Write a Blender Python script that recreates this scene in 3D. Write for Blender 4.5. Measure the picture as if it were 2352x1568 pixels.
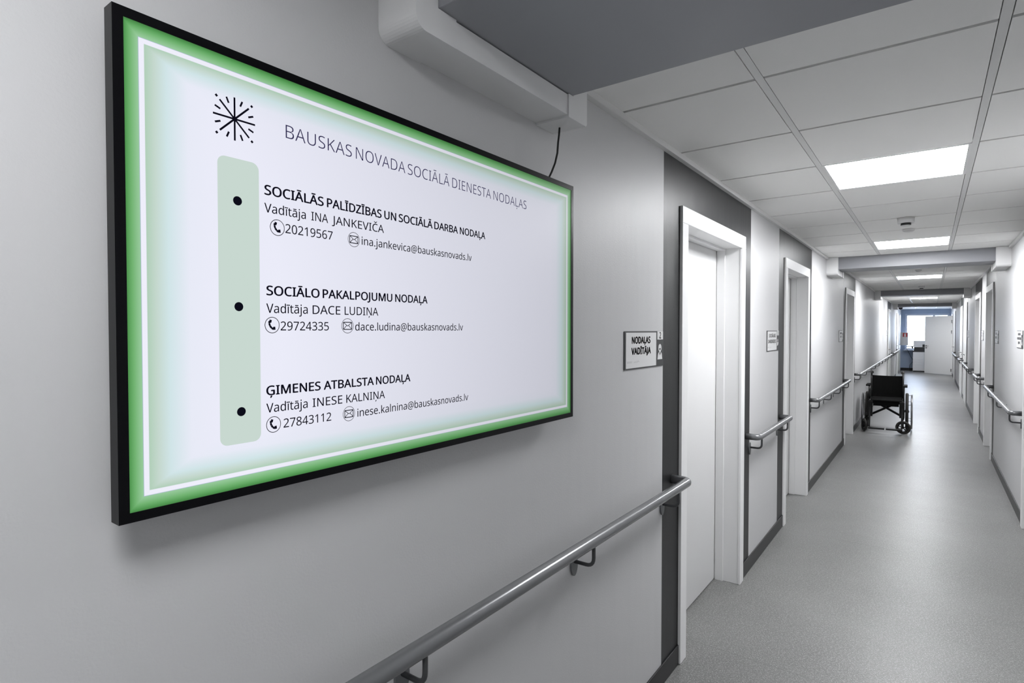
import bpy, bmesh, math, random
from mathutils import Vector, Matrix
for o in list(bpy.data.objects):
    bpy.data.objects.remove(o)
S = bpy.context.scene
COL = S.collection
PI = math.pi
RW = 1.552          # width of the corridor (left wall x=0, right wall x=RW), corridor runs along +Y
CZ = 2.371          # ceiling height
YN, YF = -4.6, 26.9 # near end (behind the camera) and far window wall

# ------------------------------------------------------------------ camera, world, exposure
cd = bpy.data.cameras.new('camera'); cam = bpy.data.objects.new('camera', cd); COL.objects.link(cam)
cd.sensor_width = 36.0; cd.lens = 36.0 * 1307.0 / 2352.0; cd.clip_start = 0.02; cd.clip_end = 200
ax = Vector((0.80542363, 0.59269956, 0.0)); down = Vector((0.01201477, -0.01632696, -0.99979452)); fwd = Vector((-0.59257777, 0.80525813, -0.02027127))
m = Matrix((ax, -down, -fwd)).transposed().to_4x4(); m.translation = Vector((0.942785, 0.0, 1.57))
cam.matrix_world = m
S.camera = cam
S.view_settings.view_transform = 'Standard'; S.view_settings.look = 'None'
S.view_settings.exposure = 0.0; S.view_settings.gamma = 1.0; S.view_settings.use_curve_mapping = False

W = bpy.data.worlds.new('sky'); S.world = W; W.use_nodes = True
bg = W.node_tree.nodes['Background']; bg.inputs['Color'].default_value = (0.74, 0.84, 1.0, 1); bg.inputs['Strength'].default_value = 13.0

PANEL_STRENGTH = 46.0     # panels ahead of the viewer
PANEL_DIMMED = 21.0      # the two panels behind and above the viewer run dimmed

# ------------------------------------------------------------------ materials
def srgb(r, g, b):
    f = lambda c: (c / 255 / 12.92) if c / 255 <= 0.04045 else ((c / 255 + 0.055) / 1.055) ** 2.4
    return (f(r), f(g), f(b), 1.0)
def mat(name, col, rough=0.5, metal=0.0, spec=0.5, emit=None, estr=0.0):
    mt = bpy.data.materials.new(name); mt.use_nodes = True
    p = mt.node_tree.nodes['Principled BSDF']
    p.inputs['Base Color'].default_value = (col[0], col[1], col[2], 1)
    p.inputs['Roughness'].default_value = rough; p.inputs['Metallic'].default_value = metal
    p.inputs['Specular IOR Level'].default_value = spec
    if emit:
        p.inputs['Emission Color'].default_value = (emit[0], emit[1], emit[2], 1); p.inputs['Emission Strength'].default_value = estr
    return mt
def nodes(mt):
    nt = mt.node_tree
    def N(t, **kw):
        n = nt.nodes.new(t)
        for k, v in kw.items(): setattr(n, k, v)
        return n
    return nt, N, nt.links.new
def add_bump(mt, layers):
    """layers: list of (scale vector, noise scale, distance)"""
    nt, N, L = nodes(mt); p = nt.nodes['Principled BSDF']
    tc = N('ShaderNodeTexCoord'); prev = None
    for sc, ns, dist, detail in layers:
        mp = N('ShaderNodeMapping'); mp.inputs['Scale'].default_value = sc; L(tc.outputs['Object'], mp.inputs['Vector'])
        nz = N('ShaderNodeTexNoise'); nz.inputs['Scale'].default_value = ns; nz.inputs['Detail'].default_value = detail; L(mp.outputs[0], nz.inputs['Vector'])
        b = N('ShaderNodeBump'); b.inputs['Strength'].default_value = 1.0; b.inputs['Distance'].default_value = dist
        L(nz.outputs['Fac'], b.inputs['Height'])
        if prev: L(prev.outputs[0], b.inputs['Normal'])
        prev = b
    L(prev.outputs[0], p.inputs['Normal'])
    return mt
WALL_BUMP = [((1, 1, 1), 190, 0.00035, 2), ((1, 4, 0.6), 3.0, 0.0012, 1)]
M = {}
M['wall'] = add_bump(mat('light_grey_wall_paint', (0.55, 0.55, 0.555), 0.47, spec=0.42), WALL_BUMP)
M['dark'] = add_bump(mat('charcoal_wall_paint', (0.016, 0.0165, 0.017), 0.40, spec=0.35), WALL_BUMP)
M['farwall'] = mat('skylight_tinted_far_wall', (0.34, 0.42, 0.56), 0.5)  # bluish cast of the sky light is put into the wall colour
M['tile'] = add_bump(mat('ceiling_tile', (0.88, 0.875, 0.86), 0.85, spec=0.2), [((1, 1, 1), 260, 0.0002, 2)])
M['groove'] = mat('tile_gap', (0.20, 0.20, 0.20), 0.9)
M['runner'] = mat('ceiling_grid_metal', (0.72, 0.72, 0.71), 0.4)
M['beam'] = mat('beam_paint', (0.30, 0.305, 0.325), 0.45)
M['trunk'] = mat('trunking_plastic', (0.80, 0.80, 0.80), 0.38)
M['base'] = mat('charcoal_skirting_vinyl', (0.016, 0.0165, 0.017), 0.4, spec=0.3)
M['door'] = mat('white_door_lacquer', (0.64, 0.64, 0.64), 0.35)
M['frame'] = mat('white_door_frame', (0.78, 0.78, 0.78), 0.35)
M['seal'] = mat('dark_seal', (0.02, 0.02, 0.02), 0.6)
M['steel'] = mat('grey_rail_coating', (0.17, 0.173, 0.18), 0.26, metal=0.35, spec=0.6)
M['bracket'] = mat('dark_grey_bracket', (0.05, 0.052, 0.055), 0.35)
M['plate'] = mat('grey_bracket_plate', (0.12, 0.125, 0.13), 0.35)
M['chrome'] = mat('brushed_handle_metal', (0.45, 0.45, 0.45), 0.25, metal=1.0)
M['tvblack'] = mat('glossy_black_bezel', (0.003, 0.003, 0.004), 0.30, spec=0.12)
M['tvback'] = mat('matte_black_casing', (0.008, 0.008, 0.009), 0.45, spec=0.2)
M['cable'] = mat('black_cable_rubber', (0.006, 0.006, 0.006), 0.5)
M['ink'] = mat('screen_ink', (0, 0, 0), 0.9, spec=0.0, emit=(0.004, 0.004, 0.010), estr=1.0)
M['ink_title'] = mat('screen_title_ink', (0, 0, 0), 0.9, spec=0.0, emit=(0.030, 0.026, 0.085), estr=1.0)
M['barfill'] = mat('screen_green_bar', (0, 0, 0), 0.9, spec=0.0, emit=srgb(200, 216, 208), estr=1.0)
M['signdark'] = mat('sign_charcoal', (0.025, 0.026, 0.027), 0.4)
M['signwhite'] = mat('sign_white', (0.70, 0.70, 0.70), 0.4)
M['signink'] = mat('sign_black_letters', (0.008, 0.008, 0.008), 0.5)
M['ledframe'] = mat('led_panel_rim', (0.75, 0.75, 0.75), 0.4)
M['led'] = mat('led_diffuser', (0.8, 0.8, 0.8), 0.5, emit=(0.97, 0.98, 1.0), estr=PANEL_STRENGTH)
M['led_dim'] = mat('dimmed_led_diffuser', (0.8, 0.8, 0.8), 0.5, emit=(0.97, 0.98, 1.0), estr=PANEL_DIMMED)
M['detector'] = mat('white_detector_plastic', (0.72, 0.72, 0.72), 0.4)
M['detdark'] = mat('dark_detector_vent', (0.03, 0.03, 0.03), 0.5)
M['black'] = mat('black_frame_paint', (0.003, 0.003, 0.003), 0.35, spec=0.3)
M['fabric'] = mat('black_nylon_fabric', (0.002, 0.002, 0.002), 0.7, spec=0.12)
M['rubber'] = mat('dark_tyre_rubber', (0.025, 0.024, 0.022), 0.7)
M['alu'] = mat('grey_aluminium', (0.35, 0.35, 0.36), 0.3, metal=0.9)
M['copier'] = mat('white_copier_plastic', (0.72, 0.72, 0.73), 0.45)
M['copdark'] = mat('black_copier_plastic', (0.012, 0.012, 0.014), 0.45)
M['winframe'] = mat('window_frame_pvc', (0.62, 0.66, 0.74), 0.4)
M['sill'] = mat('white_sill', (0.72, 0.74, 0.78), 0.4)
M['cabinet'] = mat('grey_cabinet_paint', (0.60, 0.60, 0.61), 0.4)
M['red'] = mat('red_sign', (0.42, 0.03, 0.04), 0.45)
M['cctv'] = mat('dark_camera_plastic', (0.012, 0.008, 0.008), 0.3)

# glass
g = bpy.data.materials.new('window_glass'); g.use_nodes = True
nt, N, L = nodes(g); nt.nodes.remove(nt.nodes['Principled BSDF'])
tr = N('ShaderNodeBsdfTransparent'); gl = N('ShaderNodeBsdfGlossy'); gl.inputs['Roughness'].default_value = 0.02
fr = N('ShaderNodeFresnel'); fr.inputs['IOR'].default_value = 1.45; mx = N('ShaderNodeMixShader')
tr.inputs['Color'].default_value = (0.95, 0.97, 1, 1)
L(fr.outputs[0], mx.inputs[0]); L(tr.outputs[0], mx.inputs[1]); L(gl.outputs[0], mx.inputs[2]); L(mx.outputs[0], nt.nodes['Material Output'].inputs['Surface'])
M['glass'] = g

# floor: speckled grey vinyl with welded cross seams
f = mat('speckled_grey_vinyl', (0.3, 0.3, 0.3), 0.37, spec=0.45); M['floor'] = f
nt, N, L = nodes(f); p = nt.nodes['Principled BSDF']
tc = N('ShaderNodeTexCoord')
nz = N('ShaderNodeTexNoise'); nz.inputs['Scale'].default_value = 1.6; nz.inputs['Detail'].default_value = 4; L(tc.outputs['Object'], nz.inputs['Vector'])
r1 = N('ShaderNodeValToRGB'); r1.color_ramp.elements[0].position = 0.3; r1.color_ramp.elements[0].color = (0.125, 0.125, 0.122, 1)
r1.color_ramp.elements[1].position = 0.7; r1.color_ramp.elements[1].color = (0.165, 0.165, 0.162, 1); L(nz.outputs['Fac'], r1.inputs[0])
def chips(scale, lo, hi, stretch, rot):
    mp = N('ShaderNodeMapping'); mp.inputs['Scale'].default_value = stretch; mp.inputs['Rotation'].default_value = (0, 0, rot); L(tc.outputs['Object'], mp.inputs['Vector'])
    n2 = N('ShaderNodeTexNoise'); n2.inputs['Scale'].default_value = scale; n2.inputs['Detail'].default_value = 1.5; L(mp.outputs[0], n2.inputs['Vector'])
    rr = N('ShaderNodeValToRGB'); rr.color_ramp.elements[0].position = lo; rr.color_ramp.elements[1].position = hi; L(n2.outputs['Fac'], rr.inputs[0])
    return rr
def mixc(fac, a, colb):
    mxr = N('ShaderNodeMix', data_type='RGBA'); L(fac, mxr.inputs[0]); L(a, mxr.inputs[6]); mxr.inputs[7].default_value = colb
    return mxr.outputs[2]
def mulv(a, k):
    mm = N('ShaderNodeMath', operation='MULTIPLY'); L(a, mm.inputs[0]); mm.inputs[1].default_value = k; return mm.outputs[0]
c = r1.outputs[0]
c = mixc(mulv(chips(120, 0.58, 0.66, (1, 2.2, 1), 0.6).outputs[0], 0.8), c, (0.36, 0.36, 0.35, 1))
c = mixc(mulv(chips(140, 0.60, 0.67, (2.4, 1, 1), -0.5).outputs[0], 0.8), c, (0.38, 0.38, 0.37, 1))
c = mixc(mulv(chips(130, 0.62, 0.70, (1.5, 1, 1), 1.2).outputs[0], 0.5), c, (0.06, 0.06, 0.06, 1))
sx = N('ShaderNodeSeparateXYZ'); L(tc.outputs['Object'], sx.inputs[0])
a1 = N('ShaderNodeMath', operation='SUBTRACT'); L(sx.outputs['Y'], a1.inputs[0]); a1.inputs[1].default_value = 2.835
a2 = N('ShaderNodeMath', operation='PINGPONG'); L(a1.outputs[0], a2.inputs[0]); a2.inputs[1].default_value = 1.011
a3 = N('ShaderNodeMath', operation='LESS_THAN'); L(a2.outputs[0], a3.inputs[0]); a3.inputs[1].default_value = 0.0022
c = mixc(mulv(a3.outputs[0], 0.6), c, (0.10, 0.10, 0.10, 1))
L(c, p.inputs['Base Color'])
b0 = N('ShaderNodeTexNoise'); b0.inputs['Scale'].default_value = 5; L(tc.outputs['Object'], b0.inputs['Vector'])
bb = N('ShaderNodeBump'); bb.inputs['Distance'].default_value = 0.0012; L(b0.outputs['Fac'], bb.inputs['Height']); L(bb.outputs[0], p.inputs['Normal'])

# display: what the screen shows, dimming a little off-axis as LCD panels do
SY, SZ, SHY, SHZ = 0.9077, 1.6555, 0.5955, 0.3385
s = mat('lcd_picture', (0.0, 0.0, 0.0), 0.4, spec=0.15); M['screen'] = s
nt, N, L = nodes(s); p = nt.nodes['Principled BSDF']
tc = N('ShaderNodeTexCoord'); sx = N('ShaderNodeSeparateXYZ'); L(tc.outputs['Object'], sx.inputs[0])
def edge(o, half):
    ab = N('ShaderNodeMath', operation='ABSOLUTE'); L(o, ab.inputs[0])
    sb = N('ShaderNodeMath', operation='SUBTRACT'); sb.inputs[0].default_value = half; L(ab.outputs[0], sb.inputs[1]); return sb.outputs[0]
mn = N('ShaderNodeMath', operation='MINIMUM'); L(edge(sx.outputs['Y'], SHY), mn.inputs[0]); 
ez0 = edge(sx.outputs['Z'], SHZ); ez1 = N('ShaderNodeMath', operation='MULTIPLY_ADD'); L(ez0, ez1.inputs[0]); ez1.inputs[1].default_value = 1.6; ez1.inputs[2].default_value = -.0275 * .6
ez2 = N('ShaderNodeMath', operation='MAXIMUM'); L(ez0, ez2.inputs[0]); L(ez1.outputs[0], ez2.inputs[1]); L(ez2.outputs[0], mn.inputs[1])
sc_ = N('ShaderNodeMath', operation='MULTIPLY'); L(mn.outputs[0], sc_.inputs[0]); sc_.inputs[1].default_value = 8.0
rp = N('ShaderNodeValToRGB'); e = rp.color_ramp.elements
stops = [(0.0, srgb(66, 122, 66)), (0.004, srgb(82, 152, 82)), (0.010, srgb(112, 178, 112)), (0.0198, srgb(152, 202, 156)), (0.0203, srgb(150, 165, 200)), (0.0208, srgb(238, 238, 250)),
         (0.0272, srgb(238, 238, 250)), (0.0278, srgb(176, 206, 184)), (0.040, srgb(196, 215, 205)), (0.056, srgb(208, 228, 231)), (0.085, srgb(231, 234, 246)), (0.12, srgb(234, 235, 248))]
e[0].position = stops[0][0] * 8; e[0].color = stops[0][1]; e[1].position = stops[-1][0] * 8; e[1].color = stops[-1][1]
for pos, colr in stops[1:-1]:
    q = e.new(pos * 8); q.color = colr
L(sc_.outputs[0], rp.inputs[0]); L(rp.outputs[0], p.inputs['Emission Color'])
ge = N('ShaderNodeNewGeometry'); dt = N('ShaderNodeVectorMath', operation='DOT_PRODUCT'); L(ge.outputs['Incoming'], dt.inputs[0]); L(ge.outputs['Normal'], dt.inputs[1])
mr = N('ShaderNodeMapRange'); L(dt.outputs['Value'], mr.inputs[0]); mr.inputs[1].default_value = 0.45; mr.inputs[2].default_value = 0.85; mr.inputs[3].default_value = 0.56; mr.inputs[4].default_value = 1.0
L(mr.outputs[0], p.inputs['Emission Strength'])

# ------------------------------------------------------------------ mesh helpers
class MB:
    def __init__(s): s.bm = bmesh.new()
    def _bev(s, vs, bev, seg=2):
        if bev:
            es = list({e for v in vs for e in v.link_edges})
            bmesh.ops.bevel(s.bm, geom=es, offset=bev, segments=seg, profile=0.5, affect='EDGES')
    def box(s, x0, x1, y0, y1, z0, z1, bev=0.0, mi=0, seg=2):
        n0 = len(s.bm.faces)
        vs = [s.bm.verts.new(((x0, x1)[i & 1], (y0, y1)[i >> 1 & 1], (z0, z1)[i >> 2 & 1])) for i in range(8)]
        fs = [s.bm.faces.new([vs[i] for i in q]) for q in ((0, 2, 3, 1), (4, 5, 7, 6), (0, 1, 5, 4), (2, 6, 7, 3), (0, 4, 6, 2), (1, 3, 7, 5))]
        for f_ in fs: f_.material_index = mi
        s._bev(vs, bev, seg)
        return s
    def prism(s, pts, axis, a0, a1, mi=0, bev=0.0):
        """pts in the two other axes (in x,y,z order), extruded along axis from a0 to a1"""
        def P(u, v, a): return {0: (a, u, v), 1: (u, a, v), 2: (u, v, a)}[axis]
        A = [s.bm.verts.new(P(u, v, a0)) for u, v in pts]; B = [s.bm.verts.new(P(u, v, a1)) for u, v in pts]
        n = len(pts); fs = [s.bm.faces.new(A[::-1]), s.bm.faces.new(B)]
        for i in range(n): fs.append(s.bm.faces.new((A[i], A[(i + 1) % n], B[(i + 1) % n], B[i])))
        for f_ in fs: f_.material_index = mi
        if bev: s._bev(A + B, bev)
        return s
    def tube(s, pts, r, seg=12, closed=False, caps=True, sq=None):
        pts = [Vector(q) for q in pts]; n = len(pts); rings = []
        T = []
        for i in range(n):
            if closed: t = pts[(i + 1) % n] - pts[i - 1]
            else: t = pts[min(i + 1, n - 1)] - pts[max(i - 1, 0)]
            T.append(t.normalized())
        up = Vector((0, 0, 1)) if abs(T[0].z) < 0.9 else Vector((1, 0, 0))
        u = (up - T[0] * up.dot(T[0])).normalized()
        for i in range(n):
            u = (u - T[i] * u.dot(T[i])).normalized(); v = T[i].cross(u)
            rr = r[i] if isinstance(r, (list, tuple)) else r
            rings.append([s.bm.verts.new(pts[i] + (u * math.cos(2 * PI * k / seg) + v * math.sin(2 * PI * k / seg)) * rr) for k in range(seg)])
        for i in range(n if closed else n - 1):
            a, b = rings[i], rings[(i + 1) % n]
            for k in range(seg):
                f_ = s.bm.faces.new((a[k], a[(k + 1) % seg], b[(k + 1) % seg], b[k])); f_.smooth = True
        if not closed and caps:
            s.bm.faces.new(rings[0][::-1]); s.bm.faces.new(rings[-1])
        return s
    def cyl(s, p0, p1, r, seg=24):
        return s.tube([p0, p1], r, seg)
    def lathe(s, c, axis, prof, seg=24):
        """prof: (radius, height along axis)"""
        c = Vector(c); ax_ = Vector(axis).normalized(); up = Vector((0, 0, 1)) if abs(ax_.z) < 0.9 else Vector((1, 0, 0))
        u = ax_.cross(up).normalized(); v = ax_.cross(u); rings = []
        for r, h in prof:
            rings.append([s.bm.verts.new(c + ax_ * h + (u * math.cos(2 * PI * k / seg) + v * math.sin(2 * PI * k / seg)) * max(r, 1e-5)) for k in range(seg)])
        for a, b in zip(rings, rings[1:]):
            for k in range(seg):
                f_ = s.bm.faces.new((a[k], a[(k + 1) % seg], b[(k + 1) % seg], b[k])); f_.smooth = True
        s.bm.faces.new(rings[0][::-1]); s.bm.faces.new(rings[-1])
        return s
    def torus(s, c, axis, R, r, n=40, seg=8):
        c = Vector(c); ax_ = Vector(axis).normalized(); up = Vector((0, 0, 1)) if abs(ax_.z) < 0.9 else Vector((1, 0, 0))
        u = ax_.cross(up).normalized(); v = ax_.cross(u)
        return s.tube([c + (u * math.cos(2 * PI * k / n) + v * math.sin(2 * PI * k / n)) * R for k in range(n)], r, seg, closed=True)
    def build(s, name, mats, parent=None, loc=None, local=False, smooth_bev=False):
        bmesh.ops.recalc_face_normals(s.bm, faces=s.bm.faces[:])
        off = Vector((0, 0, 0))
        if not local:
            if parent is not None:
                q = parent
                while q: off += q.location; q = q.parent
            if loc is not None: off = off + (Vector(loc) - off if parent is None else Vector((0, 0, 0)))
        me = bpy.data.meshes.new(name)
        if off.length > 0: bmesh.ops.translate(s.bm, verts=s.bm.verts[:], vec=-off)
        s.bm.to_mesh(me); s.bm.free()
        for mm in (mats if isinstance(mats, (list, tuple)) else [mats]): me.materials.append(mm)
        o = bpy.data.objects.new(name, me); COL.objects.link(o)
        if parent is not None: o.parent = parent
        elif not local: o.location = off
        return o
def tag(o, label=None, cat=None, group=None, kind=None):
    if label: o['label'] = label
    if cat: o['category'] = cat
    if group: o['group'] = group
    if kind: o['kind'] = kind
    return o
def thing(name, label, cat, loc, group=None, kind=None):
    o = bpy.data.objects.new(name, None); COL.objects.link(o); o.location = loc; o.empty_display_size = 0.1
    return tag(o, label, cat, group, kind)
def bend(p0, p1, p2, r, n=6):
    """points of a rounded corner at p1 between p0 and p2"""
    p0, p1, p2 = Vector(p0), Vector(p1), Vector(p2)
    a = p1 + (p0 - p1).normalized() * r; b = p1 + (p2 - p1).normalized() * r
    return [a * (1 - t) ** 2 + p1 * 2 * t * (1 - t) + b * t * t for t in [k / n for k in range(n + 1)]]
def X(side, n):        # distance n out of a wall into the corridor
    return n if side == 'left' else RW - n
def SG(side): return 1 if side == 'left' else -1

# lettering: outlines of the built-in font fitted to a box
_tc = bpy.data.curves.new('lettering', 'FONT'); _to = bpy.data.objects.new('lettering', _tc); COL.objects.link(_to)
PLAIN = _tc.font
def bundled(fn_):      # type faces that ship inside Blender; the default face if they are not there
    try:
        import os
        return bpy.data.fonts.load(os.path.join(bpy.utils.system_resource('DATAFILES', path='fonts'), fn_))
    except Exception:
        return PLAIN
FACE = bundled('NotoSansHebrew-Regular.woff2')
def flat(face, body, weight):
    """negative weight thins the outlines, positive weight overlays shifted copies (heavier strokes)"""
    _tc.font = face; _tc.body = body; _tc.offset = min(weight, 0); _tc.resolution_u = 5
    dg = bpy.context.evaluated_depsgraph_get(); dg.update()
    ev = _to.evaluated_get(dg); me = ev.to_mesh()
    vs = [v.co.copy() for v in me.vertices]; fs = [tuple(p_.vertices) for p_ in me.polygons]; ev.to_mesh_clear()
    if weight > 0:
        n_ = len(vs); V_, F_ = [], []
        for k, (dx, dy) in enumerate(((-1, 0), (1, 0), (0, .7), (0, -.7))):
            V_ += [v + Vector((dx, dy, 0)) * weight for v in vs]; F_ += [tuple(j + k * n_ for j in f_) for f_ in fs]
        vs, fs = V_, F_
    return vs, fs
CAPH = {fc.name: max(v.y for v in flat(fc, 'I', 0)[0]) for fc in {FACE, PLAIN}}
def text_polys(body, x0, x1, base, cap, weight=0.0):
    face = FACE
    vs, fs = flat(face, body, weight)
    mnx = min(v.x for v in vs); mxx = max(v.x for v in vs)
    kx = (x1 - x0) / (mxx - mnx); kz = cap / CAPH[face.name]
    return [(x0 + (v.x - mnx) * kx, base + v.y * kz) for v in vs], fs
def add_text(mb, fn, n, *args, **kw):
    vs, fs = text_polys(*args, **kw)
    V = [mb.bm.verts.new(fn(a, b, n)) for a, b in vs]
    for f_ in fs:
        try: mb.bm.faces.new([V[i] for i in f_])
        except ValueError: pass
def add_poly(mb, fn, n, pts):
    mb.bm.faces.new([mb.bm.verts.new(fn(a, b, n)) for a, b in pts])
def add_bar(mb, fn, n, a, b, w):
    a, b = Vector((a[0], a[1], 0)), Vector((b[0], b[1], 0)); d = (b - a).normalized(); q = Vector((-d.y, d.x, 0)) * (w / 2)
    add_poly(mb, fn, n, [(a + q)[:2], (b + q)[:2], (b - q)[:2], (a - q)[:2]])
def add_ring(mb, fn, n, cx, cy, ra, rb, t, seg=40, fill=False):
    if fill:
        add_poly(mb, fn, n, [(cx + ra * math.cos(2 * PI * k / seg), cy + rb * math.sin(2 * PI * k / seg)) for k in range(seg)]); return
    A = [mb.bm.verts.new(fn(cx + ra * math.cos(2 * PI * k / seg), cy + rb * math.sin(2 * PI * k / seg), n)) for k in range(seg)]
    B = [mb.bm.verts.new(fn(cx + (ra - t) * math.cos(2 * PI * k / seg), cy + (rb - t) * math.sin(2 * PI * k / seg), n)) for k in range(seg)]
    for k in range(seg): mb.bm.faces.new((A[k], A[(k + 1) % seg], B[(k + 1) % seg], B[k]))
def rrect(x0, x1, z0, z1, r, n=6):
    out = []
    for cx, cz, a in ((x1 - r, z1 - r, 0), (x0 + r, z1 - r, 90), (x0 + r, z0 + r, 180), (x1 - r, z0 + r, 270)):
        for k in range(n + 1):
            t = math.radians(a + 90 * k / n); out.append((cx + r * math.cos(t), cz + r * math.sin(t)))
    return out

# ------------------------------------------------------------------ setting: doors (positions), walls, floor, ceiling
# (number, side, casing y0, y1, dark zone y0, y1, over-door dark, flush leaf, handle y)
DOORS = [
    (1, 'left', 2.593, 3.705, 2.394, 3.885, True, False, None),
    (2, 'left', 4.925, 6.035, 4.735, 6.216, True, False, None),
    (3, 'left', 8.910, 9.985, 8.730, 10.20, True, False, None),
    (4, 'left', 18.58, 19.70, 18.38, 19.95, True, True, 18.80),
    (5, 'left', 23.35, 24.45, 23.25, 24.55, False, True, 23.52),
    (6, 'left', 25.25, 26.35, 25.15, 26.45, False, True, 25.42),
    (7, 'right', 4.925, 6.060, 4.735, 6.216, True, False, None),
    (8, 'right', 8.930, 10.06, 8.760, 10.17, True, False, None),
    (9, 'right', 11.18, 12.36, 10.97, 12.52, True, False, None),
    (10, 'right', 15.02, 16.12, 14.93, 16.22, False, True, 15.95),
    (11, 'right', 17.12, 18.22, 16.95, 18.34, True, True, 17.40),
    (12, 'right', 21.95, 23.05, 21.80, 23.15, False, True, 22.90),
    (13, 'right', 24.82, 25.92, 24.72, 26.02, False, False, None),
]
HZ = 2.145      # top of the casings
def build_wall(side):
    mb = MB(); T = 0.20
    y = YN
    def seg(y0, y1, z0, z1, mi):
        a, b = sorted((X(side, 0), X(side, -T))); mb.box(a, b, y0, y1, z0, z1, mi=mi)
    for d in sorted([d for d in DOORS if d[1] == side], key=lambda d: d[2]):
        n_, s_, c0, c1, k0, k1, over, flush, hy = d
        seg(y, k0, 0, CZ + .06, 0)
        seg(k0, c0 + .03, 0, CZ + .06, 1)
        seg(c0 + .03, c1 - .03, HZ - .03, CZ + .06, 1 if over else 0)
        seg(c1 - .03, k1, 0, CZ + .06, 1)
        a, b = sorted((X(side, -T), X(side, -T - .03))); mb.box(a, b, c0 - .05, c1 + .05, 0, HZ, mi=1)  # unseen backing added behind each opening to stop sky light leaking in
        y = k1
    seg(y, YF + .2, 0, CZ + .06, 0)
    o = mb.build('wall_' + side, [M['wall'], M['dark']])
    return tag(o, 'light grey glossy %s wall of the corridor with charcoal bands around its doors' % side, 'wall', kind='structure')
build_wall('left'); build_wall('right')
tag(MB().box(-.25, RW + .25, YN - .15, YN, 0, CZ + .06).build('wall_back', M['wall']), 'plain light grey wall closing the corridor behind the viewer', 'wall', kind='structure')
# far wall with window opening x .14..1.52, z .80..2.19
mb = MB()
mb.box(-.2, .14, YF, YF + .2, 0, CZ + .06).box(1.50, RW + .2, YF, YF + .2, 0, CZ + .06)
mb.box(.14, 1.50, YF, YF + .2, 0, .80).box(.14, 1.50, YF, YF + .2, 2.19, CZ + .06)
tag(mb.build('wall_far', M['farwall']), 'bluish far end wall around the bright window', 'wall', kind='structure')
tag(MB().box(-.30, RW + .30, YN - .2, YF + .25, -.12, 0).build('floor', M['floor']), 'speckled grey vinyl floor of the corridor with thin cross seams', 'floor', kind='structure')

# beams: (y0, y1)
BEAMS = [(.872, 1.425), (7.227, 7.645), (13.86, 14.28), (21.26, 21.68)]
BZS = [2.238, 2.240, 2.262, 2.276]     # undersides
LIGHTS = [-2.856, -0.456, 3.144, 6.144, 10.334, 15.60, 17.40, 23.10]   # y of the near edge of each panel's cell
G = .600
XC = [0.0, .492, 1.088, RW]
ce = MB()
ce.box(-.25, RW + .25, YN - .15, YF + .25, CZ + .018, CZ + .10, mi=1)
bays = [(YN, BEAMS[0][0], 1.944 - G * 20), (BEAMS[0][1], BEAMS[1][0], 1.944), (BEAMS[1][1], BEAMS[2][0], 7.934), (BEAMS[2][1], BEAMS[3][0], 14.40), (BEAMS[3][1], YF, 22.50)]
for b0, b1, first in bays:
    ys = [b0]
    y = first - G * 3
    while y < b1:
        if y > b0 + .02: ys.append(y)
        y += G
    ys.append(b1)
    for j in range(len(ys) - 1):
        for i in range(3):
            if i == 1 and any(abs(l - ys[j]) < .12 for l in LIGHTS): continue
            gx0 = .014 if i > 0 else 0.0; gx1 = .014 if i < 2 else 0.0
            gy = .008
            ce.box(XC[i] + gx0, XC[i + 1] - gx1, ys[j] + gy, ys[j + 1] - gy, CZ, CZ + .02)
# snap each panel to the cell it replaced
def cell(l):
    for b0, b1, first in bays:
        if b0 <= l < b1:
            k = round((l - first) / G); return max(first + k * G, b0)
ceil = ce.build('ceiling', [M['tile'], M['groove']])
tag(ceil, 'suspended ceiling of pale square tiles in three columns', 'ceiling', kind='structure')
for xr in (.492, 1.088):
    mb = MB()
    for b0, b1, first in bays: mb.box(xr - .0115, xr + .0115, b0, b1, CZ + .001, CZ + .02)
    mb.build('grid_runner', M['runner'], ceil)
tag(MB().box(0, .022, BEAMS[0][1] + .08, BEAMS[1][0] - .062, CZ - .024, CZ).box(0, .022, BEAMS[1][1] + .07, BEAMS[2][0] - .062, CZ - .024, CZ).box(0, .022, BEAMS[2][1] + .07, BEAMS[3][0] - .062, CZ - .024, CZ).box(0, .022, BEAMS[3][1] + .07, YF, CZ - .024, CZ).build('trim_1', M['runner']),
    'slim pale edge trim where the left wall meets the ceiling', 'trim', kind='structure')
tag(MB().box(RW - .022, RW, BEAMS[0][1], BEAMS[1][0] - .062, CZ - .024, CZ).box(RW - .022, RW, BEAMS[1][1] + .07, BEAMS[2][0] - .062, CZ - .024, CZ).box(RW - .022, RW, BEAMS[2][1] + .07, BEAMS[3][0] - .062, CZ - .024, CZ).box(RW - .022, RW, BEAMS[3][1] + .07, YF, CZ - .024, CZ).build('trim_2', M['runner']),
    'slim pale edge trim where the right wall meets the ceiling', 'trim', kind='structure')
BL = ['wide grey ceiling beam at the top of the photo above the screen', 'grey ceiling beam crossing the corridor just past the smoke detector', 'dark grey ceiling beam crossing the corridor in the middle distance', 'farthest grey ceiling beam before the bright window']
for (b0, b1), BZ, lb in zip(BEAMS, BZS, BL):
    tag(MB().box(0, RW, b0, b1, BZ, CZ + .017, bev=.003).build('ceiling_beam', M['beam'], loc=(RW / 2, (b0 + b1) / 2, BZ)), lb, 'beam', group='ceiling beams across the corridor', kind='structure')

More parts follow.
